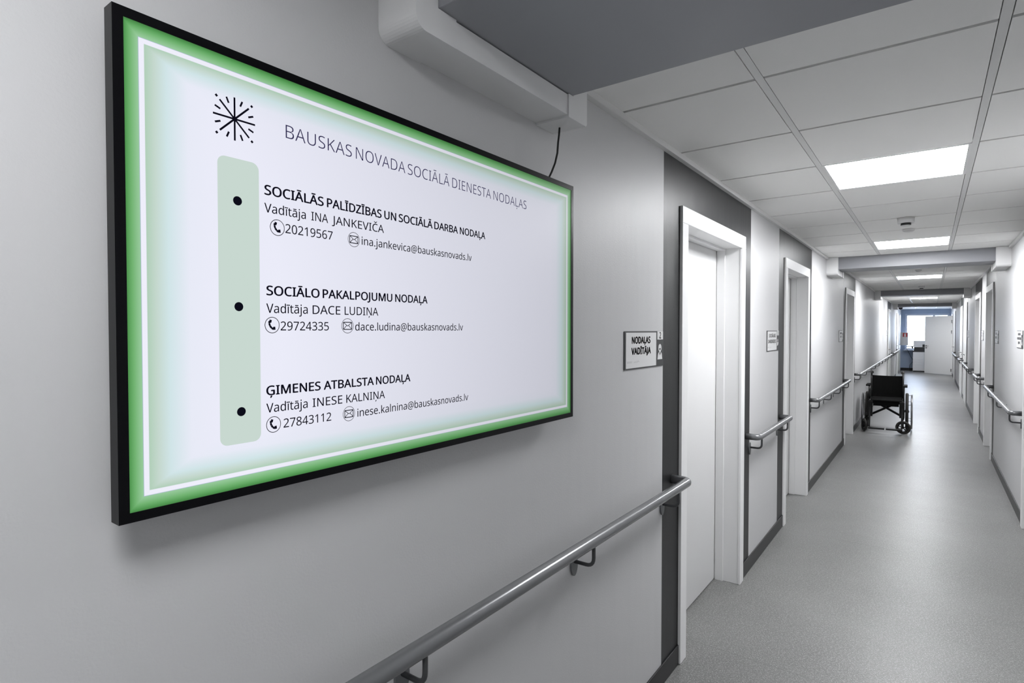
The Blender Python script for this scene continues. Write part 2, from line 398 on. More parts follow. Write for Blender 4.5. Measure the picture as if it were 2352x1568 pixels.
# skirting
def skirting(side):
    mb = MB(); y = YN
    for d in sorted([d for d in DOORS if d[1] == side], key=lambda d: d[2]) + [(0, side, YF, YF)]:
        a, b = sorted((X(side, 0), X(side, .007)))
        if d[2] > y + .01: mb.box(a, b, y, d[2], 0, .092, bev=.002)
        y = d[3]
    tag(mb.build('baseboard_' + side, M['base']), 'charcoal vinyl skirting along the foot of the %s wall' % side, 'baseboard', kind='structure')
skirting('left'); skirting('right')
tag(MB().box(.01, RW - .01, YF - .01, YF, 0, .10).build('baseboard_far', M['base']), 'dark skirting under the far window', 'baseboard', kind='structure')

# doors
DLAB = {1: 'white recessed door in the left wall nearest the big screen', 2: 'white recessed door in the left wall, second from the screen', 3: 'white recessed door in the left wall just before the wheelchair',
        4: 'flush white door in the left wall near the end of the long handrail', 5: 'flush white door in the left wall by the farthest handrail', 6: 'narrow flush white door in the left wall next to the far window',
        7: 'white recessed door in the right wall cut by the right edge of the photo', 8: 'white recessed door in the right wall level with the wheelchair', 9: 'white recessed door in the right wall just beyond the wheelchair',
        10: 'flush white door in the right wall with a long lever handle', 11: 'flush white door in the right wall under a charcoal panel far away', 12: 'flush white door in the right wall just before the open door', 13: 'door in the right wall at the corridor end, its white leaf swung open'}
def lever(mb, side, y, z, n, dy):
    mb.cyl((X(side, n), y, z), (X(side, n + .008), y, z), .026, 20)
    mb.tube([(X(side, n + .006), y, z)] + bend((X(side, n), y, z), (X(side, n + .055), y, z), (X(side, n + .055), y + dy, z), .015) + [(X(side, n + .055), y + dy, z)], .009, 10)
for num, side, c0, c1, k0, k1, over, flush, hy in DOORS:
    root = thing('door_%d' % num, DLAB[num], 'door', (X(side, 0), (c0 + c1) / 2, 0), kind='structure')
    CW = .078; DP = .205
    def bx(mb, n0, n1, *r, **k):
        a, b = sorted((X(side, n0), X(side, n1))); return mb.box(a, b, *r, **k)
    mb = MB()
    for y0, y1 in ((c0, c0 + CW), (c1 - CW, c1)): bx(mb, .0005, .015, y0, y1, .001, HZ - CW, bev=.002)
    bx(mb, .0005, .015, c0, c1, HZ - CW, HZ, bev=.002)
    mb.build('casing', M['frame'], root)
    mb = MB(); rec = .0 if flush else .138
    j0, j1 = c0 + .031, c1 - .031
    jt = c0 + CW - .004, c1 - CW + .004
    bx(mb, -.199, .0, j0, jt[0], .001, HZ - .031).__class__
    bx(mb, -.199, .0, jt[1], j1, .001, HZ - .031); bx(mb, -.199, .0, jt[0], jt[1], HZ - CW + .004, HZ - .031)
    if not flush and num != 13:     # door stop in front of the recessed leaf
        bx(mb, -.136, -.088, jt[0], jt[0] + .012, .001, HZ - CW - .008); bx(mb, -.136, -.088, jt[1] - .012, jt[1], .001, HZ - CW - .008); bx(mb, -.136, -.088, jt[0], jt[1], HZ - CW - .008, HZ - CW + .004)
    mb.build('jamb', M['frame'], root)
    if num == 13: continue
    mb = MB()
    if flush: bx(mb, -.035, .008, jt[0] + .004, jt[1] - .004, .008, HZ - CW)
    else: bx(mb, -.180, -.139, jt[0] + .002, jt[1] - .002, .008, HZ - CW)
    leaf = mb.build('leaf', M['door'], root)
    if hy:
        mb = MB(); lever(mb, side, hy, 1.03, .008, .11 if hy < (c0 + c1) / 2 else -.11); mb.build('handle', M['chrome'], leaf)
        # dark seal line seen as the thin outline beside the flush doors
        mb = MB(); bx(mb, .0005, .004, c0 - .02, c0, .001, HZ); bx(mb, .0005, .004, c1, c1 + .02, .001, HZ); mb.build('edge_seal', M['seal'], root)
# the open leaf of door 13
root13 = bpy.data.objects['door_13']
H = Vector((RW - .004, 24.87, 0)); Lf = Vector((.772, 25.46, 0)); dd = (Lf - H).normalized(); nn = Vector((-dd.y, dd.x, 0)); 
if nn.y > 0: nn = -nn                                                # toward the viewer
wl = (Lf - H).length
def LF(u, n, z): return H + dd * u + nn * n + Vector((0, 0, z))
def obox(mb, u0, u1, n0, n1, z0, z1):
    vs = [mb.bm.verts.new(LF((u0, u1)[i & 1], (n0, n1)[i >> 1 & 1], (z0, z1)[i >> 2 & 1])) for i in range(8)]
    for q in ((0, 2, 3, 1), (4, 5, 7, 6), (0, 1, 5, 4), (2, 6, 7, 3), (0, 4, 6, 2), (1, 3, 7, 5)): mb.bm.faces.new([vs[i] for i in q])
mb = MB(); obox(mb, .012, wl, -.042, 0, .012, 2.062); leaf = mb.build('leaf', M['door'], root13)
for z in (.17, 1.50, 1.86):
    mb = MB(); mb.cyl(LF(.004, .008, z - .05), LF(.004, .008, z + .05), .010, 12); obox(mb, .004, .05, .0005, .003, z - .05, z + .05); mb.build('hinge', M['chrome'], leaf)
mb = MB(); u = wl - .055
mb.cyl(LF(u, 0, 1.0), LF(u, .009, 1.0), .026, 20); mb.tube([LF(u, .006, 1.0)] + bend(LF(u, 0, 1.0), LF(u, .055, 1.0), LF(u - .12, .055, 1.0), .015) + [LF(u - .12, .055, 1.0)], .009, 10)
mb.build('handle', M['chrome'], leaf)
mb = MB(); mb.cyl(LF(u, 0, .925), LF(u, .008, .925), .024, 20); mb.build('lock_rosette', M['chrome'], leaf)

# window
root = thing('window_1', 'bright wide window filling the far end wall', 'window', (.82, YF + .08, .8), kind='structure')
mb = MB()
for x0, x1 in ((.14, .20), (1.44, 1.50)): mb.box(x0, x1, YF + .05, YF + .12, .80, 2.19, bev=.004)
for z0, z1 in ((.80, .86), (2.12, 2.19)): mb.box(.20, 1.44, YF + .05, YF + .12, z0, z1, bev=.004)
mb.box(1.00, 1.07, YF + .05, YF + .12, .86, 2.12, bev=.004)
mb.build('window_frame', M['winframe'], root)
for x0, x1 in ((.20, 1.00), (1.07, 1.44)): MB().box(x0, x1, YF + .08, YF + .088, .86, 2.12).build('pane', M['glass'], root)
MB().box(.10, 1.45, YF - .16, YF + .05, .775, .80, bev=.004).build('window_sill', M['sill'], root)

# ------------------------------------------------------------------ ceiling fittings
LL = ['square ceiling light panel farthest behind the viewer', 'square ceiling light panel over the viewer before the first beam', 'large glowing ceiling light panel nearest past the first beam', 'glowing ceiling light panel just before the second beam',
      'glowing ceiling light panel between the second and third beams', 'glowing ceiling light panel half hidden behind the third beam', 'glowing ceiling light panel just before the farthest beam', 'glowing ceiling light panel beyond the farthest beam']
for l, lb in zip(LIGHTS, LL):
    y0 = cell(l); x0, x1 = XC[1], XC[2]
    root = thing('ceiling_light', lb, 'ceiling light', ((x0 + x1) / 2, y0 + .3, CZ), group='square light panels in the ceiling')
    mb = MB(); a0, a1, b0, b1 = x0 + .012, x1 - .012, y0 + .004, y0 + G - .004
    for q in ((a0, a0 + .012, b0, b1), (a1 - .012, a1, b0, b1), (a0 + .012, a1 - .012, b0, b0 + .012), (a0 + .012, a1 - .012, b1 - .012, b1)): mb.box(*q, CZ - .002, CZ + .012)
    mb.build('rim', M['ledframe'], root)
    MB().box(a0 + .012, a1 - .012, b0 + .012, b1 - .012, CZ + .001, CZ + .010).build('diffuser', M['led'] if l > 0 else M['led_dim'], root)
def detector(x, y, r, h, lb, vent=True):
    root = thing('smoke_detector', lb, 'smoke detector', (x, y, CZ), group='detectors on the ceiling')
    MB().lathe((x, y, CZ), (0, 0, -1), [(r, 0), (r, h * .55), (r * .93, h * .62)], 32).build('body', M['detector'], root)
    if vent:
        MB().lathe((x, y, CZ - h * .62), (0, 0, -1), [(r * .60, 0), (r * .60, h * .24)], 32).build('vent', M['detdark'], root)
        MB().lathe((x, y, CZ - h * .86), (0, 0, -1), [(r * .55, 0), (r * .5, h * .12), (r * .3, h * .14)], 32).build('cap', M['detector'], root)
    else:
        MB().lathe((x, y, CZ - h * .62), (0, 0, -1), [(r * .9, 0), (r * .6, h * .3), (r * .1, h * .4)], 32).build('cap', M['detector'], root)
detector(.790, 4.96, .052, .062, 'round white smoke detector with dark vent, nearest on the ceiling')
detector(.790, 5.525, .040, .026, 'small flat white sensor behind the nearest smoke detector', False)
detector(.800, 9.33, .036, .030, 'small white sensor on the ceiling just past the second beam', False)
detector(.796, 12.86, .047, .060, 'white smoke detector just before the third ceiling beam')

# trunking that carries cables around the beams
TL = {(0, 'left'): 'white cable trunking wrapped around the beam above the screen', (1, 'left'): 'white cable trunking around the second beam on the left wall', (1, 'right'): 'white cable trunking around the second beam on the right wall',
      (2, 'left'): 'white cable trunking around the third beam on the left wall', (2, 'right'): 'white cable trunking around the third beam on the right wall', (3, 'left'): 'white cable trunking around the farthest beam on the left wall', (3, 'right'): 'white cable trunking around the farthest beam on the right wall'}
for (bi, side), lb in TL.items():
    b0, b1 = BEAMS[bi]; BZ = BZS[bi]; y0 = b0 - (.065 if bi == 0 else .06); y1 = b1 + (.08 if bi == 0 else .068); zb = BZ - .063; r = .03
    a, b = sorted((X(side, .0005), X(side, .112))); ai, bi_ = sorted((X(side, .0005), X(side, .1085)))
    root = thing('cable_trunking', lb, 'cable trunking', (X(side, .056), (b0 + b1) / 2, zb), group='white cable trunking at the beams')
    arc = [(y0 + r - r * math.cos(t), zb + r - r * math.sin(t)) for t in [PI / 2 * k / 8 for k in range(9)]]
    MB().prism([(y0, CZ - .004)] + arc + [(b0 + .055, zb), (b0 + .055, BZ - .001), (b0 - .001, BZ - .001), (b0 - .001, CZ - .004)], 0, a, b).build('elbow', M['trunk'], root)
    MB().box(ai, bi_, b0 + .055, b1 - .025, zb + .003, BZ - .003).build('duct', M['trunk'], root)
    r2 = .010
    arc2 = [(y1 - r2 + r2 * math.sin(t), zb - .003 + r2 - r2 * math.cos(t)) for t in [PI / 2 * k / 5 for k in range(6)]]
    MB().prism([(b1 - .025, zb - .003)] + arc2 + [(y1, CZ - .004), (b1 + .001, CZ - .004), (b1 + .001, BZ - .001), (b1 - .025, BZ - .001)], 0, a, b).build('end_elbow', M['trunk'], root)

# ------------------------------------------------------------------ handrails
RL = [('left', -1.6, 2.51, [-1.45, -.66, .10, .862, 1.621, 2.386], 'grey round handrail under the big screen'),
      ('left', 3.80, 4.81, [3.885, 4.70], 'short grey handrail between the first and second left doors'),
      ('left', 6.14, 8.80, [6.22, 7.05, 7.82, 8.66], 'grey handrail between the second and third left doors'),
      ('left', 10.08, 18.85, [10.2, 11.25, 12.2, 13.23, 14.28, 15.29, 16.37, 17.43, 18.72], 'long grey handrail on the left wall behind the wheelchair'),
      ('left', 19.85, 23.3, [19.95, 20.7, 21.5, 22.3, 23.15], 'farthest grey handrail on the left wall'),
      ('right', 6.15, 8.86, [6.22, 7.35, 8.40], 'grey handrail on the right wall nearest the viewer'),
      ('right', 10.22, 11.10, [10.32, 10.95], 'short grey handrail between two right doors level with the wheelchair'),
      ('right', 12.55, 14.85, [12.65, 13.4, 14.1, 14.75], 'grey handrail on the right wall beyond the wheelchair'),
      ('right', 16.25, 17.05, [16.35, 16.95], 'short grey handrail on the right wall far away'),
      ('right', 18.4, 21.6, [18.5, 19.5, 20.5, 21.5], 'farthest grey handrail on the right wall before the open door')]
for side, y0, y1, bs, lb in RL:
    zc, n, r = .892, .077, .020
    root = thing('handrail', lb, 'handrail', (X(side, 0), (y0 + y1) / 2, zc), group='grey handrails along the corridor walls')
    w0, w1 = (X(side, .0015), y0, zc), (X(side, .0015), y1, zc); c0, c1 = (X(side, n), y0, zc), (X(side, n), y1, zc)
    pts = [w0] + bend(w0, c0, c1, .030) + bend(c0, c1, w1, .030) + [w1]
    MB().tube(pts, r, 20).build('rail', M['steel'], root)
    for y in bs:
        zp = .808
        p0 = (X(side, .006), y, zp); p1 = (X(side, n), y, zp); p2 = (X(side, n), y, zc - r + .002)
        br = MB().tube([p0] + bend(p0, p1, p2, .028) + [p2], .0062, 10).build('bracket', M['bracket'], root)
        mb = MB(); q = [(y + .021 * math.cos(2 * PI * k / 28), zp - .008 + .040 * math.sin(2 * PI * k / 28)) for k in range(28)]
        a, b = sorted((X(side, .0005), X(side, .007))); mb.prism(q, 0, a, b); mb.build('wall_plate', M['plate'], br)

# ------------------------------------------------------------------ television
TX = .060
tv = thing('television', 'large black wall mounted screen showing a green bordered contact list', 'television', (0, .909, 1.3045))
mb = MB()
ty0, ty1, tz0, tz1 = .301, 1.5155, 1.3045, 2.007
mb.box(.034, TX, ty0, ty0 + .0135, tz0, tz1); mb.box(.034, TX, ty1 - .0125, ty1, tz0, tz1)
mb.box(.034, TX, ty0 + .0135, ty1 - .0125, tz0, tz0 + .0135); mb.box(.034, TX, ty0 + .0135, ty1 - .0125, tz1 - .0135, tz1)
mb.build('bezel', M['tvblack'], tv)
MB().box(.030, .052, ty0 + .004, ty1 - .004, tz0 + .004, tz1 - .004).box(.012, .030, .55, 1.27, 1.42, 1.86, bev=.004).build('back_cover', M['tvback'], tv)
MB().box(.001, .012, .70, 1.10, 1.50, 1.80).build('wall_mount', M['tvback'], tv)
sm = MB(); SX = TX - .0012
sm.bm.faces.new([sm.bm.verts.new((0, a, b)) for a, b in ((-SHY, -SHZ), (SHY, -SHZ), (SHY, SHZ), (-SHY, SHZ))])
scr = sm.build('screen', M['screen'], tv, local=True); scr.location = Vector((SX, SY, SZ)) - tv.location
if scr.data.polygons[0].normal.x < 0: scr.data.flip_normals()
F = lambda a, b, n: (n, a, b)
N1, N2 = SX + .0002, SX + .0004
mb = MB(); add_poly(mb, F, N1, rrect(.4390, .5058, 1.389, 1.8397, .012)); mb.build('list_bar', M['barfill'], scr)
for y, z in ((.470, 1.7736), (.4705, 1.6069), (.473, 1.4399)):
    mb = MB(); add_ring(mb, F, N2, y, z, .0072, .0072, 0, 28, fill=True); mb.build('bullet_dot', M['ink'], scr)
mb = MB(); ey, ez, R_ = .4667, 1.9007, .0336
for k in range(4):
    t = PI / 4 * k; rr = R_ if k % 2 == 0 else .0330
    add_bar(mb, F, N1 + k * .00003, (ey - rr * math.cos(t), ez - rr * math.sin(t)), (ey + rr * math.cos(t), ez + rr * math.sin(t)), .0029)
    d = .0397; w = .0019
    if k % 2:
        for sg in (1, -1):
            c, q = math.cos(t) * sg, math.sin(t) * sg
            add_bar(mb, F, N1, (ey + c * (d - w), ez + q * (d - w)), (ey + c * (d + w), ez + q * (d + w)), .0036)
for k in range(8):
    t = PI / 8 + PI / 4 * k
    add_bar(mb, F, N1, (ey + .0240 * math.cos(t), ez + .0240 * math.sin(t)), (ey + .0332 * math.cos(t), ez + .0332 * math.sin(t)), .0029)
add_ring(mb, F, N2, ey, ez, .0042, .0042, 0, 24, fill=True)
mb.build('emblem', M['ink'], scr)
HEAD = [('BAUSKAS', .5545, .6911), ('NOVADA', .7007, .8268), ('SOCIĀLĀ', .8339, .9613), ('DIENESTA', .9710, 1.1127), ('NODAĻAS', 1.1228, 1.2668)]
mb = MB()
for w_, a, b in HEAD: add_text(mb, F, N1, w_, a, b, 1.8951, .0225, weight=-.008)
mb.build('heading_text', M['ink_title'], scr)
LINES = [
    (1.7927, .0158, .020, [('SOCIĀLĀS', .5151, .6286), ('PALĪDZĪBAS', .6353, .7629), ('UN', .7697, .8014), ('SOCIĀLĀ', .8079, .9070), ('DARBA', .9121, .9900), ('NODAĻA', .9966, 1.0902)]),
    (1.7638, .0150, .004, [('Vadītāja', .5149, .5920), ('INA', .6028, .6377), ('JANKEVIČA', .6458, .7686)]),
    (1.7346, .0152, .004, [('20219567', .5524, .6472)]),
    (1.7341, .0150, .004, [('ina.jankevica@bauskasnovads.lv', .7130, 1.0387)]),
    (1.6277, .0154, .020, [('SOCIĀLO', .5171, .6188), ('PAKALPOJUMU', .6250, .7900), ('NODAĻA', .7975, .8907)]),
    (1.5984, .0153, .004, [('Vadītāja', .5168, .5943), ('DACE', .6042, .6631), ('LUDIŅA', .6726, .7531)]),
    (1.5692, .0150, .004, [('29724335', .5422, .6377)]),
    (1.5689, .0150, .004, [('dace.ludina@bauskasnovads.lv', .6966, 1.0071)]),
    (1.4619, .0152, .020, [('ĢIMENES', .5155, .6198), ('ATBALSTA', .6260, .7413), ('NODAĻA', .7464, .8392)]),
    (1.4329, .0152, .004, [('Vadītāja', .5153, .5928), ('INESE', .6028, .6664), ('KALNIŅA', .6752, .7693)]),
    (1.4040, .0150, .004, [('27843112', .5461, .6417)]),
    (1.4036, .0150, .004, [('inese.kalnina@bauskasnovads.lv', .7007, 1.0254)]),
]
for zb, cap, wt, words in LINES:
    mb = MB()
    for w_, a, b in words: add_text(mb, F, N1, w_, a, b, zb, cap, weight=wt)
    mb.build('contact_text', M['ink'], scr)
for y, z in ((.5378, 1.7412), (.5270, 1.5781), (.5281, 1.4120)):
    mb = MB(); add_ring(mb, F, N1, y, z, .0133, .0136, .0011)
    # handset: a curved grip with two end pieces
    pts = [(-.0050, .0068), (-.0053, .0030), (-.0040, -.0012), (-.0014, -.0046), (.0022, -.0068)]
    for (a0, b0), (a1, b1) in zip(pts, pts[1:]): add_bar(mb, F, N1, (y + a0, z + b0), (y + a1, z + b1), .0034)
    add_bar(mb, F, N2, (y - .0052, z + .0070), (y - .0012, z + .0058), .0050); add_bar(mb, F, N2, (y + .0016, z - .0056), (y + .0056, z - .0050), .0052)
    mb.build('phone_icon', M['ink'], scr)
for y, z in ((.6948, 1.7412), (.6791, 1.5777), (.6812, 1.4119)):
    mb = MB(); add_ring(mb, F, N1, y, z, .0137, .0140, .0009); w_, h_ = .0095, .0066
    for a, b in (((-w_, -h_), (w_, -h_)), ((w_, -h_), (w_, h_)), ((w_, h_), (-w_, h_)), ((-w_, h_), (-w_, -h_))): add_bar(mb, F, N1, (y + a[0], z + a[1]), (y + b[0], z + b[1]), .0016)
    for a, b in (((-w_, h_), (0, -.0005)), ((w_, h_), (0, -.0005)), ((-w_, -h_), (-.0022, .0008)), ((w_, -h_), (.0022, .0008))): add_bar(mb, F, N2, (y + a[0], z + a[1]), (y + b[0], z + b[1]), .0012)
    mb.build('mail_icon', M['ink'], scr)
mb = MB(); mb.tube([(.045, 1.459, 2.1715), (.045, 1.456, 2.149), (.045, 1.451, 2.126), (.045, 1.447, 2.094), (.044, 1.436, 2.062), (.040, 1.423, 2.033), (.032, 1.415, 2.010), (.020, 1.41, 1.99)], .0030, 10)
tag(mb.build('power_cable', M['cable'], loc=(.045, 1.459, 2.17)), 'thin black cable dropping from the white trunking behind the screen', 'cable')

# ------------------------------------------------------------------ door signs
def sign(side, ystart, label, lines, number, woman=True, scramble=0, z0=1.415, w=.392, h=.150):
    """plate with white field, number tab and person pictogram; ystart = reading-left edge"""
    fn = (lambda a, b, n: (n, ystart + a, z0 + b)) if side == 'left' else (lambda a, b, n: (RW - n, ystart - a, z0 + b))
    c_ = fn(w / 2, 0, 0)
    root = thing('door_sign', label, 'sign', c_, group='door signs along the corridor')
    def pr(poly, n0, n1, name, mt):
        mb = MB(); A = [mb.bm.verts.new(fn(a, b, n0)) for a, b in poly]; B = [mb.bm.verts.new(fn(a, b, n1)) for a, b in poly]
        mb.bm.faces.new(A[::-1]); mb.bm.faces.new(B)
        for i in range(len(A)): mb.bm.faces.new((A[i], A[(i + 1) % len(A)], B[(i + 1) % len(A)], B[i]))
        return mb.build(name, mt, root)
    pr(rrect(0, w, 0, h, .004), .0005, .0035, 'backplate', M['signdark'])
    pr(rrect(.011, .308, .0055, .1445, .002), .0037, .0050, 'text_panel', M['signwhite'])
    pr(rrect(.321, .383, .114, .1495, .002), .0037, .0050, 'number_tab', M['signwhite'])
    n = .0052
    mb = MB(); rnd = random.Random(scramble + 7)
    for body, a, b, base, cap in lines:
        if scramble:      # too small to read in the photo: only the rhythm of dark letter strokes
            x = a
            while x < b:
                ww = rnd.uniform(.005, .009)
                add_bar(mb, fn, n, (x + .002, base), (x + .002, base + cap), .0032)
                if rnd.random() < .8: add_bar(mb, fn, n + .0001, (x, base + cap * rnd.choice((.08, .5, .92))), (x + ww, base + cap * rnd.choice((.08, .5, .92))), .0045)
                add_bar(mb, fn, n + .0002, (x + ww, base), (x + ww, base + cap), .0032)
                x += ww + .005
        else: add_text(mb, fn, n, body, a, b, base, cap, weight=.055 if cap > .0245 else .03)
    mb.build('lettering', M['signink'], root)
    if number:
        mb = MB(); add_text(mb, fn, n, number, .341, .362, .119, .026, weight=.02); mb.build('number', M['signink'], root)
    mb = MB(); cx = .352
    if woman:
        add_poly(mb, fn, n - .0014, [(cx - .027, .029), (cx + .027, .029), (cx + .021, .052), (cx + .012, .060), (cx + .007, .0615), (cx - .007, .0615), (cx - .012, .060), (cx - .021, .052)])
        add_ring(mb, fn, n - .0012, cx, .0775, .0175, .0165, .0075, 28)
        add_ring(mb, fn, n - .0013, cx, .0850, .0150, .0095, 0, 24, fill=True)
    else:
        add_poly(mb, fn, n - .0014, [(cx - .024, .034), (cx + .010, .040), (cx + .026, .058), (cx + .018, .064), (cx - .020, .062)])
        add_ring(mb, fn, n - .0013, cx, .076, .012, .012, 0, 24, fill=True)
    mb.build('pictogram', M['signwhite'], root)
    if woman:
        mb = MB(); add_poly(mb, fn, n, [(cx - .006, .059), (cx + .006, .059), (cx, .046)]); mb.build('collar', M['signdark'], root)
    mb = MB()
    for k in range(11):
        if k == 5: continue
        for q in range(3):
            if rnd.random() < .7: add_ring(mb, fn, n, .021 + k * .0104 + (q % 2) * .004, .029 + (q - 1) * .0026, .0012, .0012, 0, 8, fill=True)
    mb.build('braille', M['signink'], root)
sign('left', 1.999, 'white and charcoal door sign lettered NODAĻAS VADĪTĀJA beside the first left door', [('NODAĻAS', .062, .246, .1015, .0255), ('VADĪTĀJA', .058, .251, .0585, .0255)], '2')
sign('left', 4.342, 'white and charcoal door sign lettered SOCIĀLAIS DARBINIEKS between the first two left doors', [('SOCIĀLAIS', .055, .270, .1015, .024), ('DARBINIEKS', .030, .284, .0595, .024)], '3', woman=False)
sign('left', 8.30, 'small white door sign beside the third left door near the wheelchair', [('', .07, .26, .100, .026), ('', .10, .22, .055, .026)], None, scramble=3)
sign('right', 6.612, 'white door sign with three dark lines of lettering at the right edge of the photo', [('', .08, .27, .108, .022), ('', .03, .31, .072, .022), ('', .10, .24, .035, .022)], None, scramble=5)
sign('right', 8.70, 'white door sign on the right wall beside the door level with the wheelchair', [('', .08, .24, .100, .026), ('', .06, .24, .055, .026)], None, scramble=9)
sign('right', 10.93, 'white door sign on the right wall between the two doors past the near handrail', [('', .08, .20, .100, .024), ('', .08, .17, .060, .024)], None, scramble=11)
sign('right', 14.88, 'small distant white door sign on the right wall before the lever handled door', [('', .08, .20, .100, .024), ('', .08, .17, .060, .024)], None, scramble=13)
sign('left', 17.95, 'tiny distant white door sign at the end of the long left handrail', [('', .08, .20, .100, .024), ('', .08, .17, .060, .024)], None, scramble=15)

# ------------------------------------------------------------------ wheelchair (front faces the viewer, -Y)
wc = thing('wheelchair', 'empty black folding wheelchair standing by the left wall facing the viewer', 'wheelchair', (.396, 10.6, 0)); wc.rotation_euler = (0, 0, math.radians(1.5))
def part(mb, name, mt, parent=wc): return mb.build(name, mt, parent, local=True)
for sg in (-1, 1):
    xw = .266 * sg; c = (xw, .30, .288)
    mb = MB(); mb.torus(c, (1, 0, 0), .252, .010, 48, 8); mb.cyl((xw - .03, .30, .288), (xw + .03, .30, .288), .020, 16)
    for k in range(24):
        t = 2 * PI * k / 24; o_ = (.018 if k % 2 else -.018)
        mb.tube([(xw + o_, .30 + .018 * math.cos(t + .5), .288 + .018 * math.sin(t + .5)), (xw, .30 + .248 * math.cos(t), .288 + .248 * math.sin(t))], .0014, 5)
    whl = part(mb, 'rear_wheel', M['alu'])
    part(MB().torus(c, (1, 0, 0), .267, .021, 56, 10), 'tyre', M['rubber'], whl)
    mb = MB(); xr = xw + .062 * sg; mb.torus((xr, .30, .272 + .012), (1, 0, 0), .260, .0115, 56, 8)
    for k in range(6):
        t = 2 * PI * k / 6 + .3; mb.tube([(xw, .30 + .250 * math.cos(t), .288 + .250 * math.sin(t)), (xr, .30 + .260 * math.cos(t), .284 + .260 * math.sin(t))], .004, 6)
    part(mb, 'hand_rim', M['alu'], whl)
    xf = .212 * sg
    # side frame: lower rail, upper rail, front post, rear post
    mb = MB()
    mb.tube([(xf, -.16, .24), (xf, .34, .24)], .0125, 10); mb.tube([(xf, -.16, .40), (xf, .36, .40)], .0125, 10)
    mb.tube([(xf, -.16, .205), (xf, -.16, .475)], .0135, 10); mb.tube([(xf, .34, .22), (xf, .34, .88)], .0125, 10)
    mb.tube([(xf, -.165, .475), (xf, .34, .475)], .012, 10)
    mb.box(xf - .016, xf + .016, .20, .40, .25, .34, bev=.004)
    mb.cyl((xf, .30, .288), (xw, .30, .288), .011, 12)
    part(mb, 'side_frame', M['black'])
    # footrest hanger + plate
    mb = MB(); xh = .205 * sg
    mb.tube([(xh, -.17, .43), (xh, -.20, .40), (xh, -.33, .13), (xh, -.37, .10)], .0115, 10)
    mb.box(xh - .034, xh + .034, -.215, -.172, .235, .475, bev=.008)
    hg = part(mb, 'footrest_hanger', M['black'])
    x0, x1 = sorted((.010 * sg, .215 * sg)); mb = MB().box(x0, x1, -.46, -.33, .074, .098, bev=.004)
    part(mb, 'footplate', M['black'], hg)
    # caster: one steered sideways, one nearly straight
    yaw = math.radians(84) if sg > 0 else math.radians(20); cx = .222 * sg if sg > 0 else -.277; cy = -.235; ad = Vector((math.cos(yaw), math.sin(yaw), 0))
    mb = MB(); mb.cyl((xf + (cx - xf) * .5, -.20, .215), (xf + (cx - xf) * .5, -.20, .285), .018, 14); mb.tube([(xf, -.16, .25), (xf + (cx - xf) * .5, -.20, .25)], .012, 8)
    for q in (-.024, .024):
        b_ = Vector((cx, cy, .100)) + ad * q; mb.tube([b_, (xf + (cx - xf) * .5 + ad.x * q, -.20 + ad.y * q, .205)], .006, 8)
    mb.tube([(xf + (cx - xf) * .5 - ad.x * .03, -.20 - ad.y * .03, .208), (xf + (cx - xf) * .5 + ad.x * .03, -.20 + ad.y * .03, .208)], .010, 8)
    mb.cyl(Vector((cx, cy, .1)) - ad * .03, Vector((cx, cy, .1)) + ad * .03, .006, 10)
    fk = part(mb, 'caster_fork', M['black'])
    mb = MB(); cc = Vector((cx, cy, .100)); mb.torus(cc, ad, .066, .010, 32, 8); mb.cyl(cc - ad * .014, cc + ad * .014, .018, 14)
    side_ = ad.cross(Vector((0, 0, 1)))
    for k in range(5):
        t = 2 * PI * k / 5 + .3; mb.tube([cc, cc + (side_ * math.cos(t) + Vector((0, 0, 1)) * math.sin(t)) * .066], .007, 6)
    part(mb, 'caster_wheel', M['black'], fk)
    part(MB().torus(cc, ad, .083, .0165, 36, 10), 'caster_tyre', M['rubber'], fk)
    # armrest
    mb = MB(); xa = .225 * sg
    mb.tube([(xa, -.08, .40), (xa, -.08, .60), (xa, -.02, .69), (xa, .30, .69)], .0105, 10); mb.box(xa - .003, xa + .003, -.06, .26, .44, .63)
    am = part(mb, 'armrest', M['black']); x0, x1 = sorted((xa - .012 * sg, xa + .045 * sg))
    part(MB().box(x0, x1, -.10, .22, .692, .716, bev=.008), 'arm_pad', M['fabric'], am)
    # push handle
    mb = MB(); mb.tube([(xf, .34, .86)] + bend((xf, .34, .86), (xf, .345, .888), (xf, .46, .892), .02) + [(xf, .47, .892)], [.0125] * 2 + [.016] * 7, 10)
    mb.lathe((xf + .014 * sg * -1, .335, .885), (0, -1, 0), [(.018, 0), (.018, .02)], 12)
    part(mb, 'push_handle', M['rubber'])
    p0, p1 = Vector((-.205 * sg, .02 + .012 * sg, .235)), Vector((.205 * sg, .02 + .012 * sg, .475))
    part(MB().tube([p0, p1], .017, 10), 'cross_brace', M['black'])
mb = MB().box(-.208, .208, -.165, .33, .432, .500, bev=.022, seg=3)
mb.prism([(-.165, .398), (-.148, .398), (-.10, .432), (-.165, .47)], 0, -.165, .165)
part(mb, 'seat', M['fabric'])
mb = MB(); n_ = 12     # slung backrest, bowed backwards
A, B = [], []
for i in range(n_ + 1):
    u = -1 + 2 * i / n_; x = u * .222; dpt = .03 * (1 - u * u)
    for lst, o_ in ((A, 0.0), (B, .014)):
        lst.append([mb.bm.verts.new((x, .325 + dpt + o_ + (z - .47) * .06, z - .008 * (1 - u * u) * (j == 2))) for j, z in enumerate((.48, .66, .838))])
for i in range(n_):
    for j in range(2):
        mb.bm.faces.new((A[i][j], A[i + 1][j], A[i + 1][j + 1], A[i][j + 1])); mb.bm.faces.new((B[i][j], B[i][j + 1], B[i + 1][j + 1], B[i + 1][j]))
    for j in (0, 2): mb.bm.faces.new((A[i][j], A[i + 1][j], B[i + 1][j], B[i][j]))
for i in (0, n_):
    for j in range(2): mb.bm.faces.new((A[i][j], A[i][j + 1], B[i][j + 1], B[i][j]))
